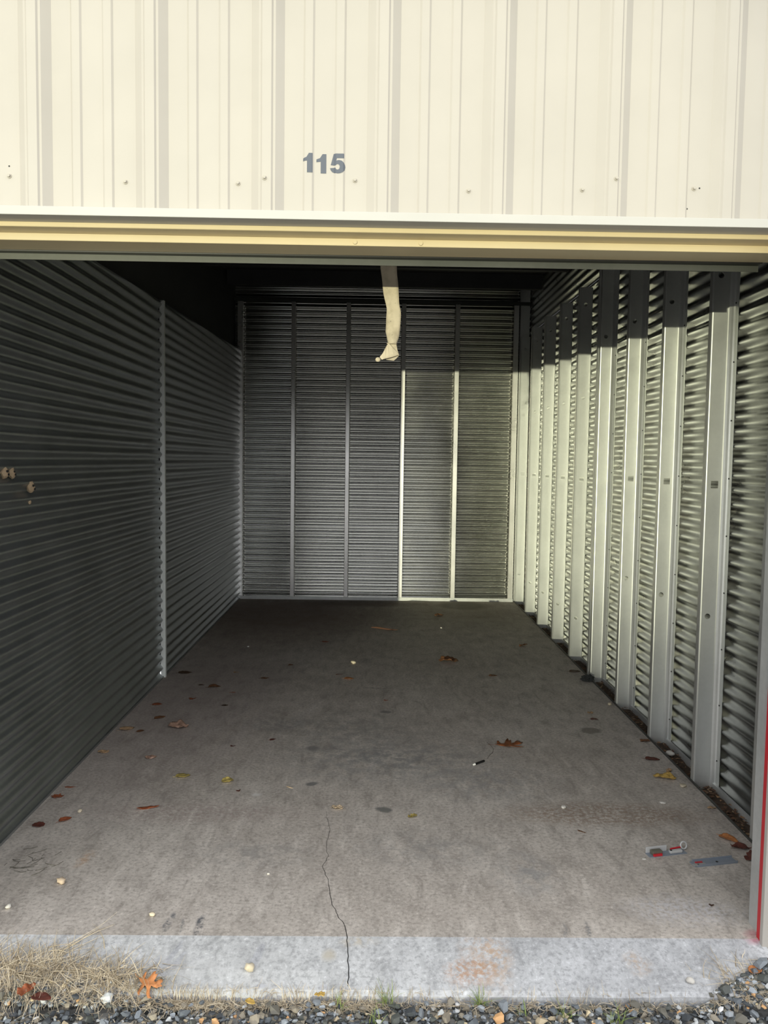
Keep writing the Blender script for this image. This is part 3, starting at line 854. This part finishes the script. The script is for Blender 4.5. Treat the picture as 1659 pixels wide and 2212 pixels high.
def leaf(x, y, w, kind, colr, rot, label, curl=0.25, z=0.0, stem=True, group=None, tilt=0.0):
    rng = random.Random(int((x+5)*1000)*7919+int((y+5)*1000))
    ol = outline(kind, rng)
    root = empty('oak_leaf' if kind == 'oak' else 'fallen_leaf', (x, y, z))
    root.rotation_euler = (tilt, 0, rot)
    bm = bmesh.new()
    vv = [bm.verts.new((px*w, py*w, 0)) for px, py in ol]
    bm.faces.new(vv)
    bmesh.ops.triangulate(bm, faces=bm.faces[:])
    for _ in range(2):
        bmesh.ops.subdivide_edges(bm, edges=[e for e in bm.edges if e.calc_length() > w*0.14], cuts=1)
        bmesh.ops.triangulate(bm, faces=bm.faces[:])
    k1 = curl*rng.uniform(0.7, 1.3); k2 = rng.uniform(-0.5, 0.9)*curl
    zs_ = []
    for v_ in bm.verts:
        u, q = v_.co.x/w, v_.co.y/w
        zz = w*(k1*1.8*q*q+k2*u*u+0.10*curl*abs(q))
        if kind == 'crumple': zz += w*0.16*(mnoise.noise(Vector((u*4, q*4, x*9)))+0.3)
        else: zz += w*0.05*mnoise.noise(Vector((u*5, q*5, x*9)))
        v_.co.z = zz; zs_.append(zz)
    mn = min(zs_)
    for v_ in bm.verts: v_.co.z += 0.0008-mn
    bmesh.ops.recalc_face_normals(bm, faces=bm.faces[:])
    me = bpy.data.meshes.new('blade'); bm.to_mesh(me); bm.free()
    me.polygons.foreach_set('use_smooth', [True]*len(me.polygons)); me.materials.append(LEAFM[colr])
    o = link(bpy.data.objects.new('blade', me), root)
    md = o.modifiers.new('solid', 'SOLIDIFY'); md.thickness = 0.0006
    if stem:
        MB().tube([(-0.5*w, 0, 0.0018), (-0.58*w, 0.01*w, 0.003), (-0.70*w, 0.05*w, 0.0015)], 0.0007, 5).build('stem', LEAFM[colr], root)
    tag(root, label, 'leaf', group)
    return root
LEAVES = [
 # x, y, size, shape, colour, rotation, label, curl
 (-1.331,3.076,.10,'oval','darkbrown',.05,'dark brown elongated leaf on floor beside the foot of the vertical wall strip',.3),
 (-1.054,2.730,.085,'oval','brown',.15,'curled brown leaf with lit edge, right of the vertical wall strip',.5),
 (-1.152,2.781,.04,'oval','darkbrown',.0,'tiny dark brown leaf just left of the curled brown leaf near the wall strip',.2),
 (-0.913,2.618,.045,'thin','red',.1,'thin rust-red leaf right of the curled brown leaf near the wall strip',.2),
 (-0.976,3.104,.04,'tri','tan',.4,'tiny tan leaf scrap farther back than the curled brown leaf',.3),
 (-1.143,2.469,.05,'tri','red',.5,'small triangular reddish leaf lying between the wall strip and floor centre',.2),
 (-1.331,2.348,.065,'oval','red',.2,'rust-red oval leaf close to left wall, nearer than the wall strip',.25),
 (-1.246,2.094,.07,'oval','brown',.7,'brown leaf standing on edge with long stem near the left wall',.6),
 (-0.910,2.343,.04,'oval','darkbrown',.1,'small dark leaf on open floor right of the triangular reddish leaf',.2),
 (-1.375,1.889,.085,'oval','tan',.45,'pale tan twisted leaf against the left wall base',.5),
 (-1.292,1.861,.045,'oval','brown',.7,'small brown leaf between the tan twisted leaf and the large crumpled one',.4),
 (-1.103,1.928,.13,'crumple','pinktan',.05,'large pale crumpled leaf on left side of floor',.5),
 (-1.386,1.535,.055,'crumple','tan',.2,'small crumpled tan leaf at the left wall, nearer than the twisted one',.5),
 (-1.125,1.471,.055,'crumple','pinktan',.3,'faint pinkish leaf fragment on floor near left wall',.15),
 (-0.739,1.645,.03,'tri','darkred',.3,'tiny dark red leaf chip between the large crumpled leaf and floor centre',.2),
 (-0.904,1.233,.068,'oval','olive',.25,'yellow-olive folded leaf, left of the cupped olive leaf',.6),
 (-0.679,1.177,.058,'round','olive',.5,'cupped yellow-olive leaf on left middle of floor',.7),
 (-1.410,0.992,.05,'crumple','red',.4,'crumpled rust-red leaf touching the left wall base',.4),
 (-1.395,1.100,.05,'thin','red',.1,'thin reddish leaf at left wall just behind the crumpled rust-red one',.2),
 (-1.380,0.716,.052,'round','darkred',-.3,'dark maroon roundish leaf near left wall, closest to the sill',.3),
 (-1.287,0.764,.055,'oval','red',.75,'reddish curled leaf right of the dark maroon leaf',.6),
 (-0.973,0.886,.095,'thin','red',.28,'long thin rust-brown curled leaf on the left part of floor',.3),
 (-0.608,1.075,.026,'tri','darkred',1.1,'tiny red leaf crumb right below the cupped olive leaf',.3),
 (0.667,5.282,.085,'crumple','brown',.3,'brown crumpled leaf farthest back, near the back wall',.35),
 (-0.391,4.087,.062,'oval','red',.2,'rust-brown leaf in the back half, left of centre',.4),
 (-0.600,3.324,.045,'oval','brown',.4,'small brown leaf left of the cream pebble at mid depth',.4),
 (-0.746,2.955,.062,'oval','brown',.1,'flat brown leaf at mid depth, left of centre, alone',.3),
 (-0.230,3.083,.055,'thin','darkred',.25,'narrow dark red leaf just behind the orange-brown leaf at mid depth',.25),
 (-0.156,2.977,.072,'oval','orange',.05,'orange-brown leaf near floor centre at mid depth',.3),
 (0.586,3.468,.145,'crumple','brown',.1,'big crumpled brown leaf with bright edges right of centre at mid depth',.45),
 (0.878,3.088,.062,'oval','brown',.2,'small brown leaf nearer and right of the big crumpled brown leaf',.3),
 (1.270,4.014,.085,'crumple','brown',.6,'dull brown leaf in back half near the right studs',.3),
 (0.094,2.480,.03,'tri','red',.2,'tiny red leaf crumb on the dark scuffs at floor centre',.2),
 (-0.537,1.749,.035,'oval','darkred',.6,'tiny dark red leaf on left of the grey stained floor centre',.2),
 (0.757,1.697,.165,'oak','oak',.03,'rust-brown lobed oak leaf lying flat on the right middle of floor',.22),
 (-0.376,1.119,.04,'thin','pale',-.6,'pale straw-like leaf scrap right of the cupped olive leaf',.3),
 (-0.142,0.901,.055,'crumple','pale',-.1,'pale tan leaf scrap left of the dark oil spot',.4),
 (0.188,0.821,.04,'crumple','olive',.4,'dark olive curled leaf right of the dark oil spot',.6),
 (1.505,3.225,.085,'oval','darkbrown',.05,'dark brown leaf beside the fifth stud foot on the right',.2),
 (1.348,2.145,.048,'oval','darkred',.05,'small dark red leaf behind the oil stain near the right studs',.3),
 (1.357,2.260,.045,'crumple','tan',.6,'small tan crumpled leaf just behind the small dark red leaf at right',.5),
 (1.473,1.507,.075,'oval','darkred',-.2,'dark red-brown oval leaf near the second stud on the right',.3),
 (1.447,1.261,.095,'crumple','yellow',-.2,'yellow-tan leaf left of the nearest big stud foot',.4),
 (1.528,1.774,.06,'crumple','brown',.1,'brown crumpled leaf at the second stud foot',.4),
 (0.890,0.696,.04,'thin','brown',-.7,'small brown leaf on gritty brown floor band at right',.3),
 (1.482,0.640,.08,'oval','orange',-.9,'orange-brown leaf nearest the loose grey bar, by the right gutter',.4),
 (1.500,0.562,.075,'crumple','darkred',-.2,'dark red crumpled leaf between the orange-brown leaf and door guide',.5),
 (1.505,0.480,.070,'crumple','darkred',.6,'dark maroon leaf against the right door guide foot',.5),
 (1.202,0.152,.020,'tri','darkbrown',.3,'tiny dark brown leaf crumb on whitish scuffed floor by right jamb',.4),
 (1.535,0.930,.04,'crumple','tan',.2,'small tan leaf on the steel edge angle at right',.4),
 (1.500,1.350,.04,'crumple','tan',.9,'tiny tan leaf bit behind the yellow-tan leaf',.4),
]
for L in LEAVES:
    leaf(L[0], L[1], L[2], L[3], L[4], L[5], L[6], L[7], stem=L[3] in ('oval', 'oak'))
leaf(-0.652, -0.235, 0.098, 'oak', 'orange', -0.65, 'orange oak leaf tilted on dry grass in front of the sill', 0.35, z=-0.030, tilt=0.55)
leaf(-1.000, -0.272, 0.055, 'crumple', 'red', 0.9, 'red-brown crumpled leaf in the large dry grass clump', 0.6, z=-0.030, stem=False)
leaf(-0.945, -0.292, 0.060, 'oval', 'darkred', -0.2, 'dark maroon leaf half under dry grass, below the red-brown one', 0.4, z=-0.034, stem=False)
leaf(-0.34, -0.290, 0.035, 'oval', 'yellow', -0.6, 'small yellow leaf on dark stones below the cream stone', 0.3, z=-0.045, stem=False)
leaf(-0.14, -0.255, 0.032, 'crumple', 'yellow', 0.1, 'tan-yellow leaf at the sill foot left of the crack', 0.3, z=-0.048, stem=False)
leaf(1.20, -0.170, 0.045, 'round', 'orange', 0.6, 'orange-brown leaf among stones by the right jamb foot', 0.4, z=-0.022, stem=False)
leaf(1.245, -0.13, 0.05, 'crumple', 'darkred', 0.3, 'dark red leaf pressed under the right jamb', 0.4, z=-0.026, stem=False)

# ------------------------------------------------------------------ pebbles and chips
def pebble(x, y, w, mat, label, z=0.0, flat=0.6, name='pebble', cat='stone'):
    bm = bmesh.new(); bmesh.ops.create_icosphere(bm, subdivisions=2, radius=1)
    for v_ in bm.verts:
        q = v_.co.copy(); s_ = 1+0.45*mnoise.noise(q*1.4+Vector((x*11, y*7, 0)))
        v_.co = Vector((q.x*w/2*s_, q.y*w/2*0.8*s_, q.z*w/2*flat*s_))
    me = bpy.data.meshes.new(name); bm.to_mesh(me); bm.free()
    me.polygons.foreach_set('use_smooth', [True]*len(me.polygons)); me.materials.append(mat)
    o = link(bpy.data.objects.new(name, me)); o.location = (x, y, z+w/2*flat*0.9)
    o.rotation_euler = (0, 0, x*9)
    return tag(o, label, cat)
pebble(-1.111, 0.271, .036, MAT_PEB_T, 'round pale tan pebble on the floor at front left', flat=.6)
pebble(-1.255, 0.844, .022, MAT_PEB_C, 'small cream pebble right of the reddish curled leaf at left')
pebble(-0.726, 0.069, .021, MAT_PEB_C, 'small cream pebble left of the dark scuff marks at the sill')
pebble(-1.225, 0.110, .024, MAT_PEB_W, 'pale pebble at the left picture edge near the jamb')
pebble(-0.372, 0.339, .012, MAT_PEB_W, 'tiny white pebble left of the crack near the front')
pebble(-0.135, 3.397, .048, MAT_PEB_C, 'cream pebble in the middle of the floor at mid depth', flat=.5)
pebble(1.610, 1.622, .050, MAT_PEB_W, 'white oval pebble lying in the gutter before the second stud', z=-0.020, flat=.6)
pebble(0.866, 0.920, .028, MAT_PEB_W, 'white pebble on the gritty brown band, centre right', flat=.5)
pebble(1.525, 2.430, .030, MAT_PEB_C, 'cream chip of stone at the third stud foot')
pebble(-0.362, -0.172, .032, MAT_PEB_C, 'cream angular stone lying on the pale sill left of centre', z=apron_z(-.172), flat=.8)
pebble(0.640, 4.690, .020, MAT_PEB_W, 'tiny white pebble in the back half near the farthest crumpled leaf')
pebble(-1.010, 3.88, .020, MAT_PEB_W, 'tiny white pebble in back half near the left wall')
pebble(1.335, 0.981, .030, MAT_PEB_W, 'flat white chip on the floor right of the gritty band', flat=.25)
pebble(1.500, 1.169, .042, MAT_PEB_C, 'flat cream chip beside the nearest big stud foot', flat=.25)
pebble(1.075, 0.470, .022, MAT_PEB_W, 'small flat white chip left of the steel latch', flat=.2)
pebble(0.985, -0.205, .026, MAT_PEB_W, 'bright white stone chip at the sill edge near right stones', z=apron_z(-.205), flat=.7)

# ------------------------------------------------------------------ other things on the floor
def tagthing(name, loc, rz, label, cat):
    o = empty(name, loc); o.rotation_euler = (0, 0, rz); return tag(o, label, cat)
# black marker-like stick with a white end
t = tagthing('black_stick', (0.555, 1.429, 0.006), 0.72, 'short black plastic stick with a white end near the oak leaf', 'stick')
MB().cyl((-0.030, 0, 0), (0.040, 0, 0), 0.0058, 0.0062, 12).build('barrel', MAT_BLACKPL, t)
MB().cyl((-0.042, 0, 0), (-0.030, 0, 0), 0.0040, 0.0056, 12).build('tip', MAT_WHITEPL, t)
w = MB().tube([(0.610, 1.500, .0012), (0.626, 1.545, .0012), (0.650, 1.585, .0013), (0.661, 1.640, .0012), (0.655, 1.690, .0012), (0.640, 1.740, .0012)], 0.0011, 6)
tag(w.build('bent_wire', MAT_GRIME), 'thin bent wire curving on the floor left of the oak leaf', 'wire')
tw = MB().tube([(-0.005, 4.665, .008), (0.05, 4.64, .011), (0.12, 4.60, .009), (0.19, 4.565, .008), (0.235, 4.575, .006)], [0.004, 0.009, 0.008, 0.006, 0.002], 7)
tag(tw.build('twig', MAT_RUST), 'dark brown twig lying in the back half of the floor', 'twig')
# twigs / dark debris near the left edge
tw = MB()
for i in range(26):
    x = random.gauss(-1.285, 0.045); y = random.gauss(0.40, 0.035); a = random.gauss(0.5, 0.6); L = random.uniform(0.015, 0.07)
    tw.tube([(x, y, .002), (x+L*.5*math.cos(a), y+L*.5*math.sin(a), .004), (x+L*math.cos(a+.3), y+L*math.sin(a+.3), .002)], 0.0009, 4)
tag(tw.build('twig_debris', MAT_GRIME), 'dark tangle of fine twigs on the floor by the left picture edge', 'debris')
# black lump beside the fourth stud
bm = bmesh.new(); bmesh.ops.create_icosphere(bm, subdivisions=3, radius=1)
for v_ in bm.verts:
    q = v_.co.copy(); s_ = 1+0.55*mnoise.noise(q*2.1)+0.25*mnoise.noise(q*6)
    v_.co = Vector((q.x*0.042*s_, q.y*0.036*s_, max(-0.018, q.z*0.026*s_)))
me = bpy.data.meshes.new('debris_lump'); bm.to_mesh(me); bm.free(); me.materials.append(painted('sooty_lint', (0.025, 0.028, 0.03), 0.9, 0.4, 0.5))
o = link(bpy.data.objects.new('debris_lump', me)); o.location = (1.535, 2.985, 0.018)
tag(o, 'black lump of lint debris at the foot of the fourth stud', 'debris')
# steel slide latch
t = tagthing('slide_latch', (1.185, 0.520, 0), 0.22, 'worn steel slide latch with a ring and red paint traces on the floor', 'latch')
MB().box(-0.090, 0.075, -0.020, 0.016, 0.0, 0.003).build('base_plate', MAT_GREYPAINT, t, bevel=0.001)
MB().box(-0.088, 0.004, 0.014, 0.018, 0.003, 0.026).build('side_flange', MAT_ZINC, t, bevel=0.001)
MB().box(-0.074, -0.030, -0.014, 0.010, 0.003, 0.020).build('lock_body', MAT_GRIME, t, bevel=0.003)
MB().box(-0.074, -0.036, -0.021, -0.014, 0.003, 0.012).build('painted_lip', MAT_RED, t, bevel=0.001)
MB().box(0.004, 0.058, -0.014, 0.002, 0.003, 0.014).build('bolt_sleeve', MAT_ZINC, t, bevel=0.003)
MB().cyl((0.010, -0.006, 0.0142), (0.010, -0.006, 0.0150), 0.005, n=14).build('rivet_hole', MAT_DARK, t)
MB().cyl((0.020, 0.012, 0.010), (0.068, 0.014, 0.012), 0.0035, n=10).build('slide_bar', MAT_RED, t)
ring = MB()
rp = [(0.080+0.013*math.cos(a), 0.014+0.004*math.sin(a), 0.018+0.013*math.sin(a)) for a in np.linspace(0, 2*math.pi, 22)]
ring.tube(rp, 0.0034, 7).build('pull_ring', MAT_ZINC, t, True)
# loose grey channel
t = tagthing('steel_channel', (1.335, 0.448, 0), 0.20, 'loose blue-grey steel channel with red paint traces beside the door guide', 'bracket')
MB().extrude_z([(0, 0)], 0, 1)
ch = MB().box(-0.092, 0.094, -0.020, 0.018, 0.002, 0.005).box(-0.080, 0.094, 0.016, 0.019, 0.0, 0.012).box(-0.080, 0.094, -0.021, -0.018, 0.0, 0.010)
ch.build('channel', MAT_GREYPAINT, t, bevel=0.0008)
MB().box(-0.092, -0.040, -0.019, -0.004, 0.0051, 0.0065).build('end_plate', MAT_PALEPAINT, t)
MB().box(-0.075, -0.045, 0.0, 0.008, 0.0051, 0.0072).build('paint_patch', MAT_RED, t)
MB().cyl((-0.072, -0.012, 0.0066), (-0.072, -0.012, 0.0075), 0.0035, n=12).build('rivet', MAT_DARK, t)
MB().cyl((0.014, -0.004, 0.0051), (0.014, -0.004, 0.0058), 0.005, n=12).build('bolt_hole', MAT_DARK, t)
# mud wasp nests on the left wall
def nest(x, y, z, w, label, hole=True):
    root = empty('mud_nest', (x, y, z)); tag(root, label, 'nest')
    bm = bmesh.new(); bmesh.ops.create_icosphere(bm, subdivisions=2, radius=1)
    for v_ in bm.verts:
        q = v_.co.copy(); s_ = 1+0.3*mnoise.noise(q*2+Vector((y*13, z*7, 0)))
        v_.co = Vector((q.x*w*0.35*s_, q.y*w*0.5*s_, q.z*w*0.6*s_))
    me = bpy.data.meshes.new('mud_shell'); bm.to_mesh(me); bm.free(); me.materials.append(MAT_MUD)
    link(bpy.data.objects.new('mud_shell', me), root)
    if hole:
        for (dy, dz) in ((-0.15, 0.18), (0.12, -0.15)):
            MB().cyl((w*0.30, dy*w, dz*w), (w*0.40, dy*w, dz*w), w*0.12, n=10).build('nest_opening', MAT_DARK, root)
nest(XL-0.004, 0.640, 1.469, 0.040, 'tan mud wasp nest at the picture edge on the left wall')
nest(XL-0.004, 0.704, 1.467, 0.036, 'tan mud wasp nest just right of the one at the picture edge')
nest(XL-0.004, 0.875, 1.404, 0.044, 'larger broken mud wasp nest lower right of the pair', True)
nest(XL-0.008, 0.872, 1.341, 0.018, 'small mud fleck below the broken wasp nest', False)
